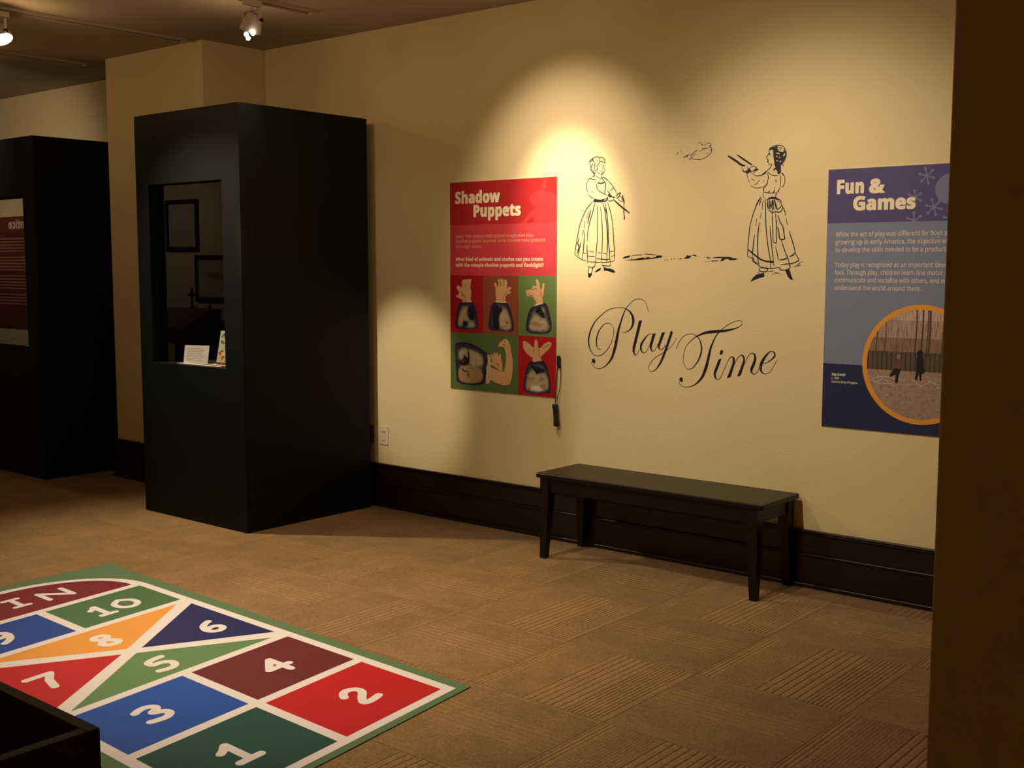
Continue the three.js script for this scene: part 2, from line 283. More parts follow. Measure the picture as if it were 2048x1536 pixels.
// ---------------------------------------------------------------- outlet, black box, flashlight on its cord
{
  const o = thing('wall_outlet', 'ivory wall outlet plate beside the nearer black case', 'outlet', [-4.052, 0.464, 0]);
  const plate = mesh('cover_plate', rbox(-0.038, 0.038, -0.061, 0.061, 0.0005, 0.007, 0.003, 3), M.plastic, o);
  mesh('receptacle', rbox(-0.017, 0.017, -0.034, 0.034, 0.0072, 0.010, 0.001), M.plastic, plate);
  mesh('contact', mergeGeometries([rbox(-0.012, 0.006, 0.022, 0.026, 0.0102, 0.012, 0.0008), rbox(0.008, 0.016, 0.020, 0.029, 0.0102, 0.013, 0.001)]), M.brass, plate);
  const b = thing('junction_box', 'small black box on the wall half hidden behind the nearer black case', 'electrical box', [-4.18, 0.464, 0]);
  mesh('box_body', rbox(-0.03, 0.033, -0.056, 0.056, 0.0005, 0.028, 0.003), M.rubber, b);
  const f = thing('flashlight', 'black flashlight hanging on a looped cord beside the red poster', 'flashlight', [-2.640, 0.651, 0.022]);
  const tilt = (g) => g.rotateZ(0.10);
  const prof = [[0, 0], [0.014, 0], [0.0165, 0.003], [0.0165, 0.03], [0.0145, 0.038], [0.0145, 0.10], [0.0165, 0.104], [0.0165, 0.12], [0.012, 0.126], [0, 0.126]].map((p) => new THREE.Vector2(...p));
  mesh('body', tilt(new THREE.LatheGeometry(prof, 24)), M.rubber, f);
  const V = (x, y, z) => new THREE.Vector3(x, y, z);
  const cord = (pts, r) => new THREE.TubeGeometry(new THREE.CatmullRomCurve3(pts), 40, r, 6);
  mesh('cord', mergeGeometries([
    cord([V(-0.012, 0.128, 0), V(-0.014, 0.16, -0.006), V(-0.013, 0.24, -0.014), V(-0.010, 0.32, -0.017), V(0.000, 0.375, -0.018)], 0.0024),
    cord([V(-0.012, 0.128, 0), V(0.004, 0.17, -0.006), V(0.014, 0.24, -0.014), V(0.014, 0.32, -0.017), V(0.004, 0.375, -0.018)], 0.0020)]), M.rubber, f);
  mesh('cord_grip', new THREE.CapsuleGeometry(0.012, 0.045, 6, 14).scale(1, 1, 0.6).translate(0.003, 0.365, -0.0125), M.rubber, f);
  mesh('wall_hook', new THREE.CylinderGeometry(0.006, 0.006, 0.020, 12).rotateX(Math.PI / 2).translate(0.003, 0.392, -0.0115), M.rubber, f);
}

// ---------------------------------------------------------------- wall drawings and lettering, cut from dark vinyl
const TRACE = {"girl1":[[2.7,187,591,184,599,172,612,167,621,169,632,165,646,159,659,166,669,180,676,194,682,211,685,223,682],[2.7,159,659,169,663,179,671,182,677],[3.9,180,673,184,663,187,657],[2.2,180,654,178,648,181,643,175,637,172,628],[2.9,194,654,196,643,192,636,193,629,188,622],[2.5,223,682,222,674,224,665,228,658,222,650,216,642,210,637,209,631,214,623,210,616,202,612,195,615,189,622],[2.9,224,677,230,680,242,679,251,675,258,668,261,659,260,643],[2.5,228,658,236,659,247,655,258,652],[2.0,206,663,210,661,208,658],[2.7,230,685,233,687],[2.9,170,621,178,614,187,602,194,593],[2.9,194,611,196,602,194,586],[4.2,181,578,190,583,197,588],[2.5,209,608,217,601,226,595,234,590],[3.7,234,590,241,590,249,595,258,605],[2.2,258,605,261,614,260,628],[3.4,223,633,230,634],[5.4,248,635,256,634],[2.0,246,631,249,624,246,619,249,616],[2.2,230,606,237,604,245,607],[2.0,198,582,209,580,220,574,229,569],[2.2,238,588,240,575,234,568,233,559],[3.4,237,573,248,563,257,554],[3.2,243,574,257,572,270,564,282,555],[4.2,271,561,280,556],[2.7,282,555,298,541,315,522,329,502,343,483],[2.0,265,569,276,562],[2.9,148,560,157,569,173,570,181,566,195,565,207,556],[2.7,148,560,141,543,141,525,144,509,150,502],[3.9,145,509,151,501],[5.4,178,501,182,497],[2.9,185,495,192,492],[2.0,190,517,196,515],[2.7,150,488,162,477,180,467,191,462],[2.7,211,544,208,531,211,518,218,506,232,497,249,489,263,483,280,475],[4.9,214,546,224,544,237,542,250,544,260,548],[3.2,257,554,264,545,268,529,266,515,263,502,262,486],[2.5,286,538,289,532],[2.0,283,516,288,518],[2.7,296,501,307,507,318,516],[3.4,278,501,288,492,302,476,310,469],[0,281,477,291,486,299,474,318,469,335,464,324,462,305,466,291,465],[2.5,191,462,211,456,233,454,255,456,272,461,283,469],[0,194,461,211,455,233,452,255,454,258,444,233,441,211,443,184,446],[0,257,451,266,449,277,459,283,465,285,463,280,452,269,443,258,443],[2.7,280,449,294,446,310,447,321,450],[3.9,318,464,321,451],[2.9,335,466,341,477,348,482,358,485,362,489,362,480,357,472,346,461,338,461],[3.4,359,489,360,480],[2.2,357,467,366,466,373,460,376,449,373,442,365,442,354,449,346,456],[5.9,321,451,343,434,371,413,398,395,423,378],[4.4,379,475,378,466,382,453,387,439,386,424],[5.4,382,453,385,437],[2.5,386,424,387,399,388,369],[2.9,183,447,159,426,135,399,117,365,102,336,90,297,81,257,72,213,63,163],[2.6,63,163,88,148,119,133,141,127],[2.6,150,123,205,121,247,118,295,122,328,128],[2.9,277,443,292,414,304,375,314,326,320,273,324,220,329,171,329,128],[2.9,199,444,190,412,175,369,160,325,150,276,148,232],[2.6,211,431,215,377,216,309,216,250,210,192,204,121],[2.6,232,421,240,377,246,318,249,260,247,196,245,121],[3.2,249,440,261,405,270,361,276,318,282,264,282,201,277,123],[3.2,263,439,273,398,281,351,286,293,288,230,295,186,300,124],[4.8,267,405,276,376],[4.8,280,279,284,249],[4.2,170,403,160,369,149,330],[3.2,155,394,142,355],[3.2,133,345,125,306],[3.7,123,296,115,264],[3.2,131,286,126,232,122,187,117,138],[3.2,147,217,147,187,150,152,151,114],[3.2,160,182,192,175],[3.2,220,172,241,169],[3.2,256,166,274,167],[3.2,295,175,324,181],[2.6,119,171,145,167],[3.2,157,154,199,151],[3.2,206,140,244,137,277,134,298,139],[2.6,308,151,328,157],[3.2,93,257,85,222,91,202,80,167],[3.7,79,226,105,203],[3.2,105,232,95,192,85,155],[3.2,70,193,99,177],[3.2,389,406,385,390,390,363,392,345],[6.3,390,366,390,346],[0,155,66,169,58,182,68,179,51,166,35,156,41],[3.2,161,98,155,63],[3.2,188,91,182,66],[2.6,161,98,175,91,188,93,200,99,203,118],[2.6,244,104,266,102,301,101,302,118],[2.6,254,101,261,93],[0,196,65,218,82,242,92,236,77,212,68],[0,258,97,278,88,302,86,320,81,336,69,326,63,302,69,278,75,261,75]],"girl2":[[7.9,153,643,175,630,201,614,226,596,249,589],[6.3,203,645,225,631,251,614,276,598,288,591],[0,221,603,239,595,251,588,239,587,229,591],[0,237,571,247,562,264,567,269,576,275,576,279,567,289,560,279,558,270,554,265,548,257,555,247,558,238,559],[2.6,231,587,236,573,240,562],[2.6,259,585,265,576,264,567],[2.4,274,571,278,578,289,584,298,585,306,581],[0,303,583,311,580,311,572,323,571,316,563,304,560,292,562,299,568,306,572],[2.1,289,562,299,557,302,541],[2.4,279,558,290,549,300,539],[2.9,257,555,262,539,266,528],[2.4,266,528,270,519,277,505],[2.4,281,495,294,485,313,479,335,480,352,483],[3.2,302,539,319,537,336,539,351,543,363,550],[4.2,344,544,358,552,369,560],[2.9,369,560,382,570,390,581,392,590],[2.4,374,593,381,588,392,591],[2.4,377,664,377,646,374,638,368,632,363,624,367,616,371,610,370,600,376,599],[4.2,376,644,380,640,378,631],[3.2,370,616,374,607,372,599],[0,377,664,394,669,413,674,422,674,420,661,425,652,435,646,449,643,461,650,467,639,464,620,455,601,451,588,440,580,441,563,442,550,433,539,423,542,423,555,413,564,401,555,404,567,412,573,407,586,405,604,401,621,399,641,398,655,387,659,378,655],[2.6,377,664,389,670,408,677,427,677,446,672,458,661,466,643,468,628,462,609,455,594],[2.4,427,671,430,662,424,654],[2.9,442,668,439,660,435,651],[2.6,454,663,456,654,452,646],[2.4,458,583,451,582,454,575],[2.6,371,555,380,546,395,537,412,534,426,535],[3.2,368,549,374,536,376,523,372,510],[3.7,372,510,372,499,362,488,354,480,352,469,353,458],[2.6,286,531,290,520,305,517],[2.1,330,518,323,508,310,498,301,495],[2.6,354,515,351,506],[2.4,438,546,452,541,461,527,464,506,461,491,454,480,445,479],[4.2,447,541,457,532],[2.4,437,535,442,517,441,496,439,479],[4.2,439,530,442,520],[5.3,416,516,418,501],[2.9,439,479,433,464,423,451,418,440,416,430],[2.6,353,458,370,455,390,451,419,451],[0,376,456,386,468,384,455],[0,401,452,409,467,412,482,413,467,408,452],[2.4,352,456,351,438,359,427],[0,359,427,371,422,381,430,397,434,417,432,431,423,434,416,420,419,405,423,388,422,374,420],[2.9,339,435,327,420,315,398,306,373],[3.7,342,426,334,408,330,393],[2.6,354,421,348,401,347,372],[3.4,362,425,364,401,365,371],[2.6,376,420,373,401,376,371],[3.7,383,420,383,400,389,378,394,382,398,400,399,419],[3.7,403,419,401,400,407,382,414,370],[2.6,412,423,417,406,423,388,430,373],[2.6,427,416,441,405,451,391,457,378],[4.2,431,423,444,413,449,402],[3.7,451,391,440,379,430,373],[2.9,451,391,461,374],[3.2,339,432,320,403,305,370,292,331,282,292,278,248,275,208,274,179,272,149],[2.9,272,149,288,142,308,137,300,127,316,115,339,100],[2.9,339,100,366,91,399,88,425,91,447,95],[3.5,297,142,311,124,333,110],[5.9,276,181,299,164,327,144,354,129,387,122,409,122],[5.3,446,129,477,135,488,141],[4.7,498,146,514,153,526,165],[3.5,526,172,529,158,546,129,530,119,504,112,478,110,452,107],[3.5,452,389,466,365,472,341],[4.1,475,326,483,297],[4.1,492,268,506,230,520,191,526,167],[3.5,363,421,366,363,369,295,376,237,385,183,395,139,399,90],[3.5,343,359,337,330],[4.1,333,315,328,267,326,208,329,159,331,129,339,95],[3.5,319,330,313,296],[3.5,310,252,304,218,301,179,300,144],[3.5,391,295,394,256,401,207,408,158,417,100],[3.5,400,357,403,314,407,265,411,217,425,211,425,255,426,303],[5.9,422,328,426,303],[3.5,418,357,424,313,431,274],[4.1,432,347,443,313,457,293,466,254,469,231,446,231,438,265,435,284],[3.5,423,195,432,163,440,129],[3.5,451,226,465,192,479,158,491,134,499,100],[4.1,395,119,411,124],[0,392,122,409,120,419,124,411,115,398,116],[3.5,374,421,377,392,389,365,402,358,418,362,440,359,453,370,456,384],[4.7,387,416,391,391,394,382],[4.7,406,415,404,381,400,362],[4.7,411,420,417,390,429,368],[3.5,339,93,339,78,380,75,382,90,342,91],[3.5,447,95,450,85,479,81,502,93,502,105],[3.5,337,75,332,62],[0,291,23,305,43,323,58,340,63,364,68,367,58,365,48,335,41,316,33],[0,476,81,495,88,503,76,508,59,520,33,504,37,490,52],[3.5,386,73,415,78],[4.1,421,68,445,66],[2.9,407,65,421,61],[2.9,453,59,458,62],[5.3,539,105,551,114],[2.9,520,98,539,101,557,105],[2.9,551,117,569,122]],"holes":[[412,641,424,643,436,639,432,635,419,636],[428,621,434,622,437,617,431,615],[414,627,421,629,423,624,418,620],[416,606,422,609,424,603,419,600],[431,600,440,605,443,599,437,595],[450,627,457,638,462,637,461,627,454,622]],"hoop":[[2.8,191,-6,191,3,197,11,210,22,232,32],[2.4,298,42,308,36,311,26,307,14,293,2,276,-8,255,-15,233,-16,211,-12,197,-8],[3.2,297,40,302,47,306,53,306,59],[4.0,297,42,301,48],[3.2,307,31,311,24],[2.8,252,36,267,36,289,39],[2.0,238,23,250,26,258,29],[2.0,199,-5,207,5,222,18],[3.6,200,-5,204,1],[2.4,232,66,239,68,247,70],[3.6,254,67,255,58,261,52],[2.0,267,52,277,55,282,61,292,63,304,61],[2.0,275,69,278,64],[1.6,270,82,274,83],[2.4,278,11,289,15],[2.4,104,15,112,21,119,29],[3.6,131,37,132,32],[2.8,136,21,141,18],[3.6,145,-2,159,3,169,9,185,12],[4.4,168,11,170,6,169,-3],[2.8,179,-14,187,-10,199,-5],[2.4,295,30,305,26]],"ground":[[0,-20,89,-6,100,30,107,28,97,2,92],[2.6,40,105,39,85],[2.9,42,105,74,107,106,110],[3.3,120,113,158,111,193,107],[0,-6,82,55,85,95,93,118,95,120,90,142,98,158,92,189,96,197,105,226,104,230,95,213,93,158,87,95,82,35,80],[5.2,244,80,248,82],[4.4,259,80,263,82],[5.9,284,83,286,88],[5.2,299,89,305,89],[3.3,318,87,324,88],[5.2,332,87,349,89],[0,358,88,373,97,379,107,388,102,403,104,399,94,385,88],[5.9,410,105,429,103,431,97],[3.7,479,94,482,94],[4.4,494,98,499,92,514,91],[5.2,489,70,494,71],[8.8,506,74,507,71],[5.9,520,75,558,77],[0,525,89,536,94,564,96,600,96,632,95,640,90,673,87,654,80,622,80,615,87,597,84,586,76,569,74,579,84,583,90,550,90]],"letters":{"P":[[-1,399,307,2.4,395,324,2.7,385,351,2.7,367,370,2.7,339,377,2.7,311,371,2.7,285,353,3.0,262,331,3.6,249,310,5.4,236,281,7.9,223,247,10.3,211,211,13.9,202,171,17.5,194,134,18.7,182,91,18.1,166,51,12.7,140,21,7.2,113,1,4.2,82,-8,3.0,54,-3,2.7,38,10,2.7,33,24,3.0],[-1,101,100,2.4,87,97,3.0,73,106,4.8,66,126,7.2,66,154,8.5,74,183,7.2,91,212,5.4,117,236,3.6,145,242,2.7,165,233,2.7,177,212,2.7,179,190,2.7,171,156,3.0,156,124,3.6,132,92,4.2,105,71,3.6,77,61,3.0,49,66,3.6,28,87,6.0,15,118,8.5,13,149,9.7,20,184,9.1,36,219,7.9,61,254,6.0,96,284,4.5,130,308,3.6,171,323,3.0,212,328,3.0,252,324,3.6,279,310,9.1,296,291,13.9,304,267,16.3,301,239,13.9,285,213,7.2,267,202,4.2,247,197,3.0,230,199,2.4],[0,36,34,41,43,50,45,57,40,59,28,53,18,45,20,36,26]],"l":[[0,341,262,359,264,356,252,315,103,315,92,320,81,312,81,302,97,302,117],[-1,310,95,10.9,315,81,6.6,322,77,3.0,332,85,2.4,345,108,2.4,351,119,2.4]],"a":[[-1,425,195,3.0,410,194,3.0,393,184,4.8,373,161,10.3,357,136,13.3,354,116,12.1,361,99,7.9,373,92,3.6,386,98,2.7,400,118,2.7,416,152,2.7,427,175,2.7],[0,427,195,448,199,441,183,423,128,423,114,428,105,418,105,410,122,411,135],[-1,420,111,7.9,430,103,3.3,443,112,2.7,455,132,2.4,463,146,2.4]],"y":[[0,484,204,504,207,497,191,471,130,471,119,468,116,460,127,461,140],[-1,466,124,9.1,471,116,5.4,483,114,3.0,497,126,2.7,509,142,2.7],[-1,545,212,16.3,537,190,15.7,522,148,15.1,507,110,14.5,493,76,13.9,476,42,10.9,457,17,6.0,438,0,3.3,418,-3,2.7,406,8,2.7,408,28,2.7,430,57,2.7,459,79,2.7,488,95,2.7,516,113,2.7,541,133,2.4,560,156,2.4,574,180,2.1]],"T":[[-1,573,120,2.5,581,143,2.8,598,171,2.8,623,194,2.8,658,204,3.1,684,199,3.4,703,186,4.4,717,162,7.5,723,135,9.3,720,105,9.3,708,74,7.5,690,48,5.6,668,27,3.7,649,21,3.1,633,28,2.8,620,50,2.8,616,77,2.8,622,111,2.8,637,145,3.1,659,168,3.4,687,189,4.4,715,202,9.3,746,213,13.7,783,219,16.2,820,223,15.6,857,227,13.1,890,234,9.3,920,243,5.0,944,256,3.1,953,270,2.8,946,278,2.8,934,280,2.8,907,274,2.8,874,258,3.1,850,242,3.1,832,227,3.4,817,213,4.4,802,193,6.2,788,165,8.7,776,135,11.8,767,99,15.0,759,63,16.8,748,27,18.1,735,-5,15.6,714,-34,10.6,689,-55,6.2,663,-67,3.7,635,-73,2.8,612,-69,2.8,597,-58,2.8,592,-43,3.1],[0,594,-33,602,-24,611,-23,616,-33,615,-43,609,-49,602,-45,595,-40]],"i":[[0,822,80,839,86,833,67,809,8,807,-6,813,-18,804,-15,796,2,797,16],[-1,804,-3,12.5,808,-16,7.5,818,-22,3.1,832,-16,2.5,843,5,2.5,861,44,2.5],[0,829,116,833,127,844,130,848,123,844,111,837,104,829,106]],"m":[[-1,855,30,2.2,870,63,2.5,884,88,2.8,898,98,5.0,908,92,10.6,909,74,15.0],[0,899,95,915,87,915,66,895,0,889,-7,871,-10,877,1,903,68,906,84],[-1,912,58,2.5,927,88,2.8,941,104,3.4,955,109,5.6,965,98,11.8],[0,956,107,971,96,970,69,951,11,945,4,929,2,934,12,960,76,962,95],[-1,969,66,2.5,986,102,2.8,1000,118,3.1,1014,121,5.6,1024,114,10.6,1027,93,14.3,1019,66,16.2,1008,39,15.0,1010,26,9.3,1020,18,3.7,1035,24,2.8,1049,47,2.5]],"e":[[-1,1075,73,2.5,1095,81,3.4,1118,98,6.2,1132,114,10.0,1131,128,8.7,1122,135,4.4,1105,132,5.6,1085,112,11.2,1066,82,16.8,1058,55,16.2,1061,37,11.2,1073,25,5.0,1088,24,3.1,1105,31,2.5,1124,56,2.5,1138,81,2.5,1148,97,2.2]]},"hands":{"hand":[[96,707,106,696,77,684,47,676,52,669,68,669,73,647,68,643,52,626,51,619,65,610,90,621,101,621,94,593,103,577,134,574,170,573,162,600,159,623,168,643,164,676,162,694,174,706],[367,696,361,654,361,622,350,602,350,592,361,590,370,618,382,602,379,575,385,568,392,575,393,599,402,599,399,572,410,566,417,574,417,601,423,595,426,574,438,572,447,590,444,617,435,628,464,615,478,620,467,630,456,639,476,643,473,650,450,653,432,671,432,695,417,695],[324,1013,333,1014,338,1022,347,1017,343,1004,352,1001,357,1011,365,1011,365,1002,374,1001,375,1015,384,1023,386,1010,399,1008,399,1030,409,1062,411,1101,399,1104,375,1095,335,1077,324,1067,338,1053,331,1033],[324,1090,358,1099,399,1109,426,1108,439,1053,443,1002,426,969,422,962,379,960,392,940,419,922,439,917,456,927,469,949,479,1000,489,1050,486,1102,479,1148,463,1180,416,1186,358,1174,321,1158,321,1124],[662,713,665,697,637,664,600,664,591,650,588,633,628,625,640,608,668,606,658,572,668,568,680,582,692,624,701,629,710,591,721,591,714,648,705,672,708,696,711,703],[636,1030,642,1015,595,993,570,961,565,927,582,922,614,939,645,962,651,947,652,918,660,911,672,922,675,956,694,960,718,935,754,919,773,927,761,952,724,982,694,1008,694,1017,703,1027,645,1037]],"line":[[119,600,126,621],[78,645,93,652,109,668,125,681],[121,705,123,686],[417,671,429,662,450,637],[420,689,420,674],[398,606,398,590],[420,608,420,595],[373,618,370,611],[408,846,462,842],[338,1079,375,1093],[369,1067,379,1077],[362,1057,375,1067,386,1069],[600,652,619,662,634,659],[631,628,649,620,668,622],[691,629,702,672],[645,962,642,986],[678,960,688,994,691,1013],[712,959,761,933]],"dark":[[92,663,101,665,98,674,92,671],[417,944,424,945,431,959,422,954],[424,928,434,928,434,933,426,935]],"sleeve":[[74,715,115,708,181,708,196,731,211,767,221,823,216,864,146,869,89,867,39,859,48,805,58,753],[337,709,396,701,450,707,468,747,485,796,496,855,479,869,390,865,303,866,312,808,321,751],[39,968,52,958,105,951,155,955,211,971,259,995,294,1009,301,1040,290,1087,283,1135,276,1187,210,1197,115,1201,62,1193,51,1178,48,1101,41,1021],[644,723,717,698,741,719,760,775,772,832,760,866,693,873,613,871,588,858,598,799,619,736],[614,1041,676,1030,725,1030,743,1077,762,1129,768,1191,756,1209,646,1219,571,1210,580,1141,595,1076]],"glow":[[90,757,134,728,134,779,108,803,92,859,61,856,64,804],[105,789,146,792,152,811,134,818,108,814],[146,820,193,828,202,860,108,859,146,846],[420,741,441,743,465,788,479,826,476,864,390,863,385,806,390,776],[62,1010,105,981,134,988,141,1006,155,990,232,1007,259,1032,263,1076,211,1092,161,1089,155,1058,148,1006,137,1048,112,1018,98,1050,66,1052],[632,793,650,764,693,787,736,795,754,833,748,859,675,864,607,857,613,823],[699,725,711,724,723,753,711,753],[608,1100,651,1083,664,1106,694,1100,737,1097,756,1149,750,1197,676,1212,614,1207,583,1194,595,1135]],"shade":[[146,732,174,722,196,754,202,805,177,819,152,808,137,779,143,755],[99,822,134,821,146,844,105,854],[346,723,390,722,414,748,390,767,382,795,390,861,339,862,336,773],[66,1063,105,1055,109,1018,133,1043,144,1048,134,990,151,1005,154,1069,133,1088,73,1089],[91,1093,105,1122,182,1122,98,1130],[650,754,674,725,693,720,705,743,729,776,723,788,699,782,675,759],[620,1055,657,1063,707,1070,737,1092,676,1101,670,1113,651,1088,626,1070]],"cuff":[[355,700,373,696,396,699,444,698,447,706,405,706,355,705],[644,716,674,706,711,698,711,705,674,713,650,721]],"orange":[[432,798,440,798,441,816,462,810,462,824,447,831,444,838,434,825]],"tan":[[62,1095,154,1084,238,1098,262,1131,259,1167,203,1192,104,1193,62,1175],[619,818,650,803,693,816,736,824,693,835,632,837],[602,1129,639,1122,645,1146,608,1153],[682,1124,719,1117,731,1141,689,1153],[689,1168,731,1160,738,1179,695,1187]],"red":[[133,1133,152,1135,151,1151,138,1159]],"ruffle":[[292,1006,318,1018,328,1049,321,1080,324,1111,318,1138,321,1158,311,1185,283,1191,280,1161,290,1113,283,1093,300,1066]],"cream":[[614,1202,633,1176,670,1169,707,1186,701,1206]]}};
const HOLES = TRACE.holes;
function ribbon(pts, widths) { // flat strip along a smooth line through pts (metres), width per point
  const c = new THREE.CatmullRomCurve3(pts.map(([x, y]) => new THREE.Vector3(x, y, 0)), false, 'centripetal');
  const n = Math.max(6, (pts.length - 1) * 6), pos = [], idx = [];
  for (let i = 0; i <= n; i++) {
    const t = i / n, f = t * (pts.length - 1), k = Math.min(pts.length - 2, Math.floor(f)), u = f - k;
    const p = c.getPoint(t), d = c.getTangent(t), w = (widths[k] * (1 - u) + widths[k + 1] * u) / 2;
    pos.push(p.x - d.y * w, p.y + d.x * w, 0, p.x + d.y * w, p.y - d.x * w, 0);
    if (i < n) { const a = i * 2; idx.push(a, a + 1, a + 2, a + 1, a + 3, a + 2); }
  }
  const g = new THREE.BufferGeometry(); g.setAttribute('position', new THREE.Float32BufferAttribute(pos, 3)); g.setIndex(idx);
  const nrm = new Float32Array(pos.length); for (let i = 2; i < nrm.length; i += 3) nrm[i] = 1;
  g.setAttribute('normal', new THREE.BufferAttribute(nrm, 3)); return g.toNonIndexed();
}
function decal(strokes, fine = 1) {
  const geos = strokes.map((s) => {
    const k = s[0];
    if (k === 0) {
      const v = []; for (let i = 1; i < s.length; i += 2) v.push(new THREE.Vector2(s[i] / 1000, s[i + 1] / 1000));
      const shape = new THREE.Shape(v);
      for (const h of HOLES) if (s.length > 60) { const q = []; for (let k = 0; k < h.length; k += 2) q.push(new THREE.Vector2(h[k] / 1000, h[k + 1] / 1000)); shape.holes.push(new THREE.Path(q)); } // flowers left open in the dark hair
      const g = new THREE.ShapeGeometry(shape); g.deleteAttribute('uv'); return g.toNonIndexed();
    }
    const p = [], w = [];
    if (k === -1) for (let i = 1; i < s.length; i += 3) { p.push([s[i] / 1000, s[i + 1] / 1000]); w.push(s[i + 2] / 1000 * 0.92); }
    else { for (let i = 1; i < s.length; i += 2) { p.push([s[i] / 1000, s[i + 1] / 1000]); w.push(k / 1000 * fine); } w[0] *= 0.6; w[w.length - 1] *= 0.6; }
    return ribbon(p, w);
  });
  return mergeGeometries(geos);
}
{
  const put = (name, strokes, at, label, category, fine) => tag(mesh(name, decal(strokes, fine), M.ink), label, category).position.set(at[0], at[1], 0.0012);
  put('wall_drawing', TRACE.girl1, [-2.6, 1.45], 'line drawing of a girl in a long skirt holding a stick, beside the red poster', 'wall drawing', 1.55);
  put('wall_drawing', TRACE.girl2, [-1.75, 1.45], 'line drawing of a dark haired girl raising two sticks, beside the blue poster', 'wall drawing', 1.3);
  put('wall_drawing', TRACE.hoop, [-2.0, 2.1], 'line drawing of a beribboned hoop flying between the two girls', 'wall drawing', 1.2);
  const strip = thing('wall_drawing', 'line drawing of a broken strip of ground between the two girls', 'wall drawing', [-2.2, 1.5, 0.0012]);
  for (const s of TRACE.ground) mesh('ground_mark', decal([s], 1.2), M.ink, strip);
  const words = thing('wall_lettering', 'dark script lettering Play Time on the wall above the bench', 'lettering', [-2.45, 1.0, 0.0012]);
  for (const k of Object.keys(TRACE.letters)) mesh('letter', decal(TRACE.letters[k]), M.ink, words);
}

// ---------------------------------------------------------------- posters
function heavy(x, txt, px, py, size, width, weight = 0.06, font = 'bold') { // bold text squeezed to a given width
  x.save(); x.font = `${font} ${size}px sans-serif`; x.textBaseline = 'alphabetic'; x.lineJoin = 'round';
  const k = width ? width / x.measureText(txt).width : 1; x.translate(px, py); x.scale(k, 1);
  if (weight) { x.lineWidth = size * weight; x.strokeStyle = x.fillStyle; x.strokeText(txt, 0, 0); }
  x.fillText(txt, 0, 0); x.restore();
}
function poster(name, x0, x1, y0, y1, c, label) {
  const t = 0.005, g = new THREE.BoxGeometry(x1 - x0, y1 - y0, t), m = new THREE.MeshPhysicalMaterial({ name: 'printed_poster', map: colourMap(c), roughness: 0.6, specularIntensity: 0.5 });
  tag(mesh(name, g, [M.edge, M.edge, M.edge, M.edge, m, M.edge]), label, 'poster').position.set((x0 + x1) / 2, (y0 + y1) / 2, t / 2 + 0.0008);
}
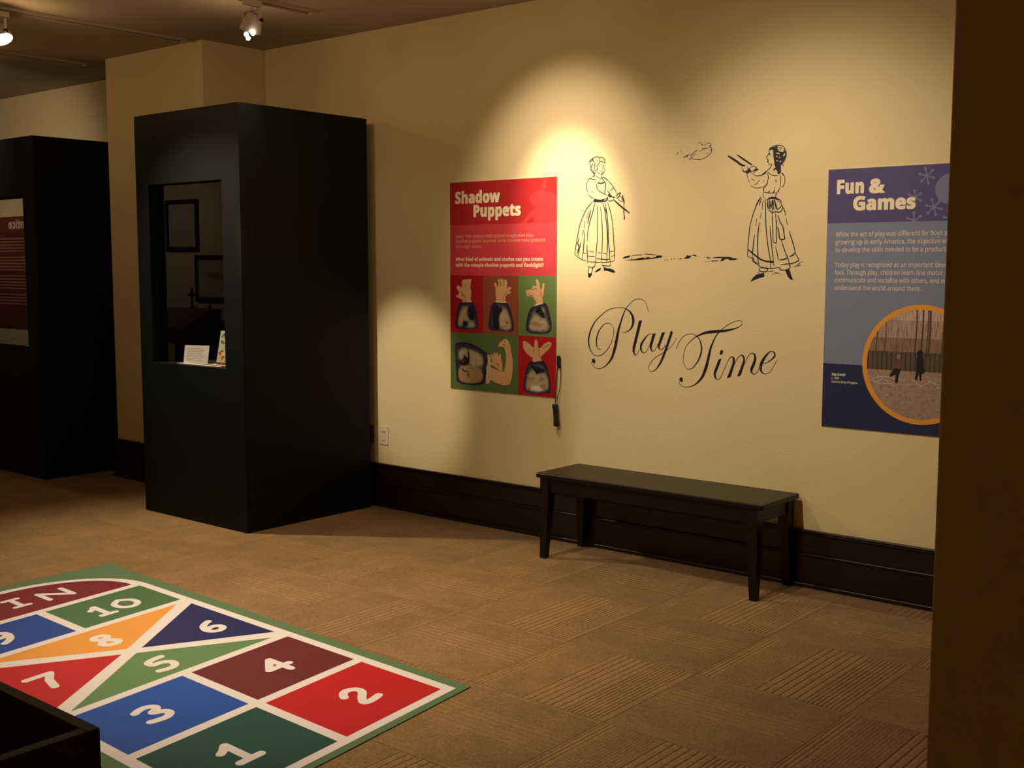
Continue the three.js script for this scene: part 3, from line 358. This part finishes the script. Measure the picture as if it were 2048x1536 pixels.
{
  const K = 1.35, W = 805, Hm = 1233, [c, x] = canvas(Math.round(W * K), Math.round(Hm * K)); x.scale(K, K);
  const R = (col, a, b, w, h) => { x.fillStyle = col; x.fillRect(a, b, w, h); };
  R('#b0262a', 0, 0, W, 251); R('#cc414c', 0, 251, W, 298);
  // pale shape of a shadow rabbit printed over the heading
  x.fillStyle = 'rgba(214,70,78,0.55)';
  x.beginPath(); x.moveTo(560, 251); x.quadraticCurveTo(600, 190, 660, 170); x.quadraticCurveTo(610, 140, 610, 110); x.quadraticCurveTo(640, 80, 690, 70); x.quadraticCurveTo(690, 20, 730, 10); x.quadraticCurveTo(735, 50, 715, 80); x.quadraticCurveTo(780, 80, 805, 110); x.lineTo(805, 251); x.lineTo(640, 251); x.quadraticCurveTo(660, 220, 640, 215); x.quadraticCurveTo(600, 225, 590, 251); x.fill();
  R('#a3161a', 0, 549, 263, 343); R('#8f4a33', 263, 549, 270, 343); R('#66804a', 533, 549, 272, 343);
  R('#566f40', 0, 892, 531, 341); R('#b01a20', 531, 892, 274, 341);
  x.fillStyle = '#f0e3c8';
  heavy(x, 'Shadow', 40, 124, 92, 350, 0.065); heavy(x, 'Puppets', 182, 205, 92, 366, 0.065);
  x.fillStyle = '#dda089';
  heavy(x, 'Every 19th century child utilized imaginative play.', 44, 328, 27, 600, 0.01, 'normal'); heavy(x, 'Shadow puppets required some creative hand gestures', 44, 356, 27, 684, 0.01, 'normal'); heavy(x, 'and a light source.', 44, 388, 27, 210, 0.01, 'normal');
  x.fillStyle = '#f0cdb4';
  heavy(x, 'What kind of animals and stories can you create', 44, 464, 28, 668, 0.07); heavy(x, 'with the sample shadow puppets and flashlight?', 44, 498, 28, 672, 0.07);
  const poly = (p) => { x.beginPath(); for (let i = 0; i < p.length; i += 2) i ? x.lineTo(p[i], p[i + 1]) : x.moveTo(p[0], p[1]); x.closePath(); };
  const smooth = (p) => { const n = p.length / 2, q = (i) => [p[2 * (i % n)], p[2 * (i % n) + 1]], mid = (a, b) => [(a[0] + b[0]) / 2, (a[1] + b[1]) / 2]; x.beginPath(); x.moveTo(...mid(q(0), q(1))); for (let i = 1; i <= n; i++) { const a = q(i), m = mid(a, q(i + 1)); x.quadraticCurveTo(a[0], a[1], m[0], m[1]); } x.closePath(); };
  const T = TRACE.hands, fill = (k, col, s = true) => (T[k] ?? []).forEach((p) => { (s ? smooth : poly)(p); x.fillStyle = col; x.fill(); });
  const soft = (k, col, blur) => (T[k] ?? []).forEach((p) => { x.save(); x.filter = `blur(${blur}px)`; smooth(p); x.fillStyle = col; x.fill(); x.restore(); });
  T.sleeve.forEach((p) => { smooth(p); x.fillStyle = '#2c2a48'; x.fill(); x.lineWidth = 9; x.strokeStyle = '#2a2442'; x.lineJoin = 'round'; x.stroke(); });
  T.sleeve.forEach((p) => { x.save(); smooth(p); x.clip(); x.filter = 'blur(9px)'; const n = p.length / 2; let mx = 0, my = 0; for (let i = 0; i < n; i++) { mx += p[2 * i] / n; my += p[2 * i + 1] / n; } smooth(p.map((v, i) => (i % 2 ? my + (v - my) * 0.74 : mx + (v - mx) * 0.74))); x.fillStyle = '#6e675c'; x.fill(); x.restore(); });
  soft('glow', '#b3a58a', 10); soft('tan', '#a58860', 5); soft('shade', '#1b1724', 3); soft('cream', '#e6dcc0', 3); fill('red', '#a02424'); fill('orange', '#b0622c');
  T.sleeve.forEach((p) => { x.save(); smooth(p); x.clip(); for (let k = 0; k < 340; k++) { const cx = p[0] + (rnd() - 0.5) * 420, cy = p[1] + rnd() * 330; x.fillStyle = ['rgba(230,215,180,0.30)', 'rgba(40,30,40,0.28)', 'rgba(150,90,60,0.28)', 'rgba(120,110,70,0.3)'][k % 4]; x.beginPath(); x.ellipse(cx, cy, 1.5 + rnd() * 7, 1 + rnd() * 3, rnd() * 3, 0, 7); x.fill(); } x.restore(); });
  T.hand.forEach((p) => { poly(p); x.lineJoin = 'round'; x.lineWidth = 7; x.strokeStyle = '#6a4a38'; x.stroke(); x.lineWidth = 4; x.strokeStyle = '#d3a67c'; x.stroke(); x.fillStyle = '#d3a67c'; x.fill(); });
  fill('cuff', '#dfd2b4'); fill('ruffle', '#c8b48e'); fill('dark', '#5d3325');
  (T.ruffle ?? []).forEach((p) => { x.save(); smooth(p); x.clip(); for (let k = 0; k < 60; k++) { x.strokeStyle = k % 2 ? '#8e7650' : '#ead9b4'; x.lineWidth = 2; x.beginPath(); const cx = p[0] + (rnd() - 0.5) * 160, cy = p[1] + rnd() * 240; x.arc(cx, cy, 6 + rnd() * 6, rnd() * 6, rnd() * 6 + 2); x.stroke(); } x.restore(); });
  (T.line ?? []).forEach((p) => { x.beginPath(); for (let i = 0; i < p.length; i += 2) i ? x.lineTo(p[i], p[i + 1]) : x.moveTo(p[0], p[1]); x.lineWidth = 3.4; x.lineCap = 'round'; x.strokeStyle = '#7a5136'; x.stroke(); });
  poster('poster', -3.4642, -2.6592, 0.8094, 2.0421, c, 'red Shadow Puppets poster with five pictures of hands');
}
{
  const K = 1.35, W = 805, Hm = 1204, [c, x] = canvas(Math.round(W * K), Math.round(Hm * K)); x.scale(K, K);
  const R = (col, a, b, w, h) => { x.fillStyle = col; x.fillRect(a, b, w, h); };
  R('#554c86', 0, 0, W, 248); R('#7c86a8', 0, 248, W, 656); R('#283058', 0, 904, W, 300);
  const jack = (cx, cy, r, a) => { x.save(); x.translate(cx, cy); x.rotate(a); x.strokeStyle = x.fillStyle = '#787ca6'; x.lineCap = 'round';
    for (let k = 0; k < 3; k++) { x.save(); x.rotate(k * Math.PI / 3); x.lineWidth = r * 0.2; x.beginPath(); x.moveTo(-r, 0); x.lineTo(r, 0); x.stroke(); for (const s of [-1, 1]) { x.beginPath(); x.arc(s * r, 0, r * 0.2, 0, 7); x.fill(); } x.restore(); } x.restore(); };
  x.save(); x.beginPath(); x.rect(0, 0, W, 248); x.clip();
  jack(461, 50, 33, 0.3); jack(410, 143, 31, 0.5); jack(497, 188, 35, 0.25); jack(412, 246, 34, 0.4); jack(575, 236, 32, 0.1); jack(650, 60, 38, 0.5); jack(700, 190, 38, 0.2);
  x.fillStyle = '#787ca6'; x.beginPath(); x.arc(566, 110, 66, 0, 7); x.fill(); x.restore();
  x.fillStyle = '#f3e7cf';
  heavy(x, 'Fun', 39, 112, 84, 138, 0.07); heavy(x, '&', 197, 114, 84, 72, 0.07); heavy(x, 'Games', 122, 190, 84, 294, 0.07);
  x.fillStyle = '#d8c8bb';
  const size = 30, lines = [['While the act of play was different for boys and', 310, 548], ['growing up in early America, the objective was', 346, 540], ['to develop the skills needed to be a productive', 381, 545], ['Today play is recognized as an important developmental', 451, 634], ['tool. Through play, children learn fine motor skills,', 486, 572], ['communicate and socialize with others, and explore', 521, 580], ['understand the world around them.', 557, 410]];
  for (const [t, yy, w] of lines) heavy(x, t, 44, yy, size, w, 0.012, 'normal');
  x.fillStyle = '#e6ddd2'; heavy(x, 'Hop Scotch', 43, 959, 17, 68, 0.05, 'italic bold'); heavy(x, 'c. 1890', 43, 976, 14, 38, 0); heavy(x, 'Courtesy Library of Congress', 43, 993, 14, 130, 0);
  // round photograph
  const cx = 462, cy = 888, r = 268; x.save(); x.beginPath(); x.arc(cx, cy, r + 2, 0, 7); x.fillStyle = '#e6a040'; x.fill(); x.beginPath(); x.arc(cx, cy, r - 20, 0, 7); x.clip();
  R('#c4aea2', 0, 500, W, 700); R('#ad968a', 0, 690, W, 90); R('#8a7264', 0, 770, W, 90); R('#5e5148', 0, 832, W, 88); R('#a08a80', 0, 918, W, 300);
  for (let k = 0; k < 900; k++) { const yy = 620 + rnd() * 220; x.strokeStyle = rnd() < 0.5 ? 'rgba(60,45,38,0.35)' : 'rgba(190,170,155,0.22)'; x.lineWidth = 1 + rnd() * 1.5; x.beginPath(); const xx = cx + (rnd() - 0.5) * 560; x.moveTo(xx, yy); x.lineTo(xx + (rnd() - 0.5) * 8, yy - 20 - rnd() * 40); x.stroke(); }
  for (const [tx, w] of [[440, 6], [468, 7], [501, 8], [492, 5], [300, 4], [260, 5], [560, 6], [610, 7]]) { x.strokeStyle = '#4f4038'; x.lineWidth = w; x.beginPath(); x.moveTo(tx, 620); x.quadraticCurveTo(tx + 4, 720, tx - 6, 850); x.stroke(); }
  for (let k = 0; k < 1200; k++) { x.fillStyle = rnd() < 0.5 ? 'rgba(60,45,40,0.25)' : 'rgba(200,180,170,0.22)'; x.fillRect(cx + (rnd() - 0.5) * 560, 918 + rnd() * 250, 3 + rnd() * 9, 2 + rnd() * 3); }
  for (let k = 0; k < 26; k++) { x.fillStyle = 'rgba(25,22,20,0.5)'; x.fillRect(195 + k * 22, 836, 5, 84); }
  x.strokeStyle = '#cbbcae'; x.lineWidth = 2.5; x.beginPath(); x.ellipse(300, 966, 60, 16, 0, 0, 7); x.stroke(); for (let k = 0; k < 9; k++) { x.beginPath(); x.moveTo(250 + k * 36, 986 - (k % 2) * 30); x.lineTo(290 + k * 36, 962 + (k % 3) * 12); x.stroke(); }
  x.fillStyle = '#8a7062'; x.beginPath(); x.ellipse(362, 856, 10, 13, 0, 0, 7); x.fill(); x.fillStyle = '#6a5048'; x.beginPath(); x.moveTo(350, 870); x.lineTo(376, 868); x.lineTo(374, 918); x.lineTo(345, 912); x.fill();
  x.fillStyle = '#241f1e'; x.beginPath(); x.moveTo(345, 908); x.lineTo(376, 912); x.lineTo(366, 940); x.lineTo(362, 976); x.lineTo(350, 976); x.lineTo(352, 938); x.lineTo(326, 950); x.lineTo(324, 940); x.fill();
  x.fillStyle = '#262220'; x.beginPath(); x.ellipse(460, 836, 13, 16, 0, 0, 7); x.fill(); x.beginPath(); x.moveTo(446, 850); x.lineTo(474, 850); x.lineTo(482, 925); x.lineTo(470, 928); x.lineTo(470, 958); x.lineTo(462, 958); x.lineTo(458, 926); x.lineTo(450, 958); x.lineTo(440, 956); x.lineTo(444, 920); x.fill();
  x.restore();
  poster('poster', -1.0626, -0.2576, 0.7935, 1.9971, c, 'blue Fun and Games poster half hidden by the dark wall at the right');
}

// ---------------------------------------------------------------- hopscotch mat
{
  const A0 = -0.06, A1 = 2.76, B0 = -0.08, B1 = 1.32, K = 720, cw = Math.round((B1 - B0) * K), ch = Math.round((A1 - A0) * K);
  const [c, x] = canvas(cw, ch);
  const P = (a, b) => [(B1 - b) * K, (A1 - a) * K];
  const quad = (col, pts) => { x.fillStyle = col; x.beginPath(); pts.forEach((p, i) => (i ? x.lineTo(...P(...p)) : x.moveTo(...P(...p)))); x.closePath(); x.fill(); };
  const rect = (col, a0, a1, b0, b1) => quad(col, [[a0, b0], [a1, b0], [a1, b1], [a0, b1]]);
  const WH = '#e8e4ea', GR = '#5f7c5a';
  x.fillStyle = GR; x.fillRect(0, 0, cw, ch);
  const dome = (col, a, ra, rb) => { x.fillStyle = col; x.beginPath(); const [px, py] = P(a, 0.6225); x.ellipse(px, py, rb * K, ra * K, 0, Math.PI, 2 * Math.PI); x.closePath(); x.fill(); };
  dome(WH, 2.11, 0.465, 0.5875); rect(WH, 0.035, 2.12, 0.035, 1.21);
  dome('#7a2230', 2.160, 0.372, 0.525);
  rect('#24504a', 0.075, 0.51, 0.645, 1.165); rect('#c01e2a', 0.075, 0.51, 0.08, 0.6);
  rect('#2452b4', 0.555, 0.97, 0.645, 1.165); rect('#6b2a2e', 0.555, 0.97, 0.08, 0.6);
  rect('#2448a4', 1.765, 2.115, 0.645, 1.165); rect('#4e724c', 1.765, 2.115, 0.08, 0.6);
  const a0 = 1.015, a1 = 1.72, b0 = 0.08, b1 = 1.165, ca = 1.36, cb = 0.6225;
  const w = 0.026;
  quad('#668a60', [[a0, b0 + 0.055], [a0, b1 - 0.055], [ca - 0.035, cb]]);
  quad('#e8a04a', [[a1, b0 + 0.055], [a1, b1 - 0.055], [ca + 0.035, cb]]);
  quad('#282a62', [[a0 + 0.045, b0], [a1 - 0.045, b0], [ca, cb - 0.05]]);
  quad('#c01e2a', [[a0 + 0.045, b1], [a1 - 0.045, b1], [ca, cb + 0.05]]);
  const D = { 1: [[[.12, .72], [.3, .82], [.5, 1], [.5, .02]], [[.15, 0], [.85, 0]]], 2: [[[.1, .72], [.25, .95], [.55, 1], [.8, .85], [.78, .6], [.5, .4], [.15, .06], [.5, .0], [.9, .1]]], 3: [[[.12, .85], [.4, 1], [.75, .9], [.78, .68], [.4, .54], [.82, .42], [.85, .15], [.5, 0], [.1, .1]]], 4: [[[.68, 0], [.68, .98], [.1, .36], [.95, .36]]], 5: [[[.85, 1], [.25, 1], [.2, .58], [.55, .64], [.85, .45], [.8, .15], [.5, 0], [.12, .1]]], 6: [[[.8, .98], [.45, .85], [.2, .5], [.18, .2], [.45, 0], [.78, .12], [.82, .38], [.55, .54], [.22, .38]]], 7: [[[.08, 1], [.9, 1], [.6, .55], [.45, 0]]], 8: [[[.5, .55], [.2, .75], [.35, .98], [.65, .98], [.8, .75], [.5, .55], [.15, .28], [.35, .02], [.7, .02], [.85, .28], [.5, .55]]], 9: [[[.8, .68], [.55, .48], [.2, .6], [.2, .88], [.5, 1], [.78, .88], [.8, .55], [.6, .15], [.3, 0]]], 0: [[[.5, 1], [.15, .8], [.08, .5], [.15, .2], [.5, 0], [.85, .2], [.92, .5], [.85, .8], [.5, 1]]], W: [[[0, 1], [.25, 0], [.5, .85], [.75, 0], [1, 1]]], I: [[[.5, 1], [.5, 0]], [[.15, 1], [.85, 1]], [[.15, 0], [.85, 0]]], N: [[[.05, 0], [.05, 1], [.95, 0], [.95, 1]]] };
  const curvy = '235689 0'.split('');
  const glyph = (k, a, b, h, wd, lw) => { // centre a,b in metres; upright towards growing a
    x.strokeStyle = WH; x.lineWidth = lw * K; x.lineCap = x.lineJoin = 'round';
    for (const st of D[k]) {
      const q = st.map(([u, v]) => P(a + (v - 0.5) * h, b - (u - 0.5) * wd)); x.beginPath(); x.moveTo(...q[0]);
      if (curvy.includes(String(k)) && st.length > 4) { for (let i = 1; i < q.length - 1; i++) { const e = i === q.length - 2 ? q[i + 1] : [(q[i][0] + q[i + 1][0]) / 2, (q[i][1] + q[i + 1][1]) / 2]; x.quadraticCurveTo(q[i][0], q[i][1], e[0], e[1]); } } else for (let i = 1; i < q.length; i++) x.lineTo(...q[i]);
      x.stroke();
    }
  };
  const n = (k, a, b) => glyph(k, a, b, 0.140, 0.125, 0.035);
  n(1, 0.285, 0.915); n(2, 0.283, 0.325); n(3, 0.765, 0.92); n(4, 0.758, 0.335); n(5, 1.140, 0.625); n(6, 1.335, 0.225); n(7, 1.342, 1.02); n(8, 1.56, 0.625); n(9, 1.94, 0.90);
  glyph(1, 1.925, 0.42, 0.135, 0.10, 0.033); glyph(0, 1.925, 0.285, 0.135, 0.13, 0.033);
  glyph('W', 2.325, 0.84, 0.125, 0.18, 0.030); glyph('I', 2.345, 0.625, 0.125, 0.10, 0.030); glyph('N', 2.325, 0.43, 0.125, 0.14, 0.030);
  for (let k = 0; k < 260; k++) { x.fillStyle = `rgba(60,45,35,${0.05 + rnd() * 0.12})`; x.fillRect(rnd() * cw, rnd() * ch, 1 + rnd() * 4, 1 + rnd() * 3); }
  // the sheet: its outline in the print's own a, b, laid on the floor
  const toFloor = (a, b) => [-1.4637 - 1.0162 * a + 0.1102 * b, 2.0812 - 0.0364 * a + 0.9896 * b];
  const out = [[0.0, -0.012], [2.592, -0.040], [2.70, 1.27], [0.0, 1.27]];
  const sub = (t, p, q) => [p[0] + (q[0] - p[0]) * t, p[1] + (q[1] - p[1]) * t];
  const pos = [], uv = [], idx = [], h = 0.004;
  for (const y of [h, 0.0006]) for (const [a, b] of out) { const [X, Z] = toFloor(a, b); pos.push(X, y, Z); uv.push((B1 - b) / (B1 - B0), 1 - (A1 - a) / (A1 - A0)); }
  idx.push(0, 1, 2, 0, 2, 3, 4, 6, 5, 4, 7, 6); for (let k = 0; k < 4; k++) { const m = (k + 1) % 4; idx.push(k, k + 4, m, m, k + 4, m + 4); }
  const g = new THREE.BufferGeometry(); g.setAttribute('position', new THREE.Float32BufferAttribute(pos, 3)); g.setAttribute('uv', new THREE.Float32BufferAttribute(uv, 2)); g.setIndex(idx);
  const flat = g.toNonIndexed(); flat.computeVertexNormals();
  tag(mesh('hopscotch_mat', flat, new THREE.MeshPhysicalMaterial({ name: 'printed_vinyl', map: colourMap(c), roughness: 0.65, specularIntensity: 0.35, bumpMap: grainBy(9), bumpScale: 0.0004, side: THREE.DoubleSide })), 'green bordered hopscotch floor mat with numbered coloured squares', 'floor mat');
}

// ---------------------------------------------------------------- across the room: what the cases' glass mirrors
{
  const Z = Z1;
  function framed(x0, x1, y0, y1, label, marks) {
    const g = thing('framed_print', label, 'picture', [(x0 + x1) / 2, (y0 + y1) / 2, Z]);
    const w = (x1 - x0) / 2, h = (y1 - y0) / 2, t = 0.055;
    for (const [a, b, c, d] of [[-w, w, h - t, h], [-w, w, -h, -h + t], [-w, -w + t, -h + t, h - t], [w - t, w, -h + t, h - t]]) mesh('frame_bar', rbox(a, b, c, d, -0.03, -0.0008, 0.004), M.frame, g);
    const [c, x] = canvas(256, 256); x.fillStyle = '#c8bfa4'; x.fillRect(0, 0, 256, 256); x.fillStyle = '#9a9078'; marks(x);
    mesh('print', new THREE.BoxGeometry(2 * (w - t) - 0.002, 2 * (h - t) - 0.002, 0.006).rotateY(Math.PI).translate(0, 0, -0.010), new THREE.MeshStandardMaterial({ name: 'old_print', map: colourMap(c), roughness: 0.7 }), g);
  }
  framed(-11.76, -11.07, 1.73, 2.38, 'upright framed print hung higher, mirrored in the nearer case', (x) => { x.strokeStyle = '#8a8068'; x.lineWidth = 4; x.strokeRect(30, 26, 196, 204); for (let k = 0; k < 14; k++) x.fillRect(50, 150 + k * 5, 150, 2); });
  framed(-11.15, -10.35, 1.10, 1.68, 'wide framed print hung lower, mirrored in the nearer case', (x) => { x.beginPath(); x.ellipse(120, 110, 70, 24, -0.1, 0, 7); x.fill(); x.fillRect(30, 150, 190, 3); });
  const d = thing('writing_desk', 'brown slant-top writing desk against the wall opposite', 'desk', [-10.93, 0, Z - 0.42]);
  mesh('desk_body', rbox(-0.48, 0.48, 0.62, 0.80, -0.28, 0.30, 0.006), M.oak, d);
  const sl = new THREE.Shape([[-0.26, 0.802], [0.28, 0.802], [0.28, 1.02], [0.12, 1.02]].map((p) => new THREE.Vector2(...p)));
  mesh('slant_top', metres(new THREE.ExtrudeGeometry(sl, { depth: 0.92, bevelEnabled: false }).rotateY(-Math.PI / 2).translate(0.46, 0, 0)), M.oak, d);
  for (const [sx, sz] of [[-1, -1], [1, -1], [-1, 1], [1, 1]]) mesh('leg', rbox(sx * 0.43 - 0.03, sx * 0.43 + 0.03, 0, 0.619, sz * 0.25 - 0.03 + 0.01, sz * 0.25 + 0.03 + 0.01, 0.004), M.oak, d);
  const k = thing('candlestick', 'small dark candlestick standing on the writing desk opposite', 'candlestick', [-10.95, 1.0205, Z - 0.22]);
  mesh('stick', new THREE.LatheGeometry([[0, 0], [0.06, 0], [0.06, 0.01], [0.015, 0.03], [0.012, 0.14], [0.05, 0.16], [0.05, 0.18], [0.018, 0.19], [0.018, 0.26], [0, 0.26]].map((p) => new THREE.Vector2(...p)), 24), M.frame, k);
  // brown poster
  const [c, x] = canvas(1000, 870); x.fillStyle = '#6b2c22'; x.fillRect(0, 0, 1000, 870); x.fillStyle = '#7d3a2c'; x.fillRect(0, 0, 1000, 120);
  x.fillStyle = '#e6d6bc'; heavy(x, 'Apprentice', 60, 92, 92, 545, 0.05);
  x.fillStyle = '#b98a70'; for (let q = 0; q < 22; q++) if (q % 6 !== 5) x.fillRect(60, 165 + q * 24, 780 + (q * 71) % 80, 9);
  const pm = new THREE.MeshStandardMaterial({ name: 'printed_poster_brown', map: colourMap(c), roughness: 0.5 });
  const pg = new THREE.BoxGeometry(2.0, 1.74, 0.005).rotateY(Math.PI);
  tag(mesh('poster', pg, [M.edge, M.edge, M.edge, M.edge, pm, M.edge]), 'brown text poster on the wall opposite, mirrored in the farther case', 'poster').position.set(-16.16, 1.43, Z - 0.0035);
}

renderer.render(scene, camera);
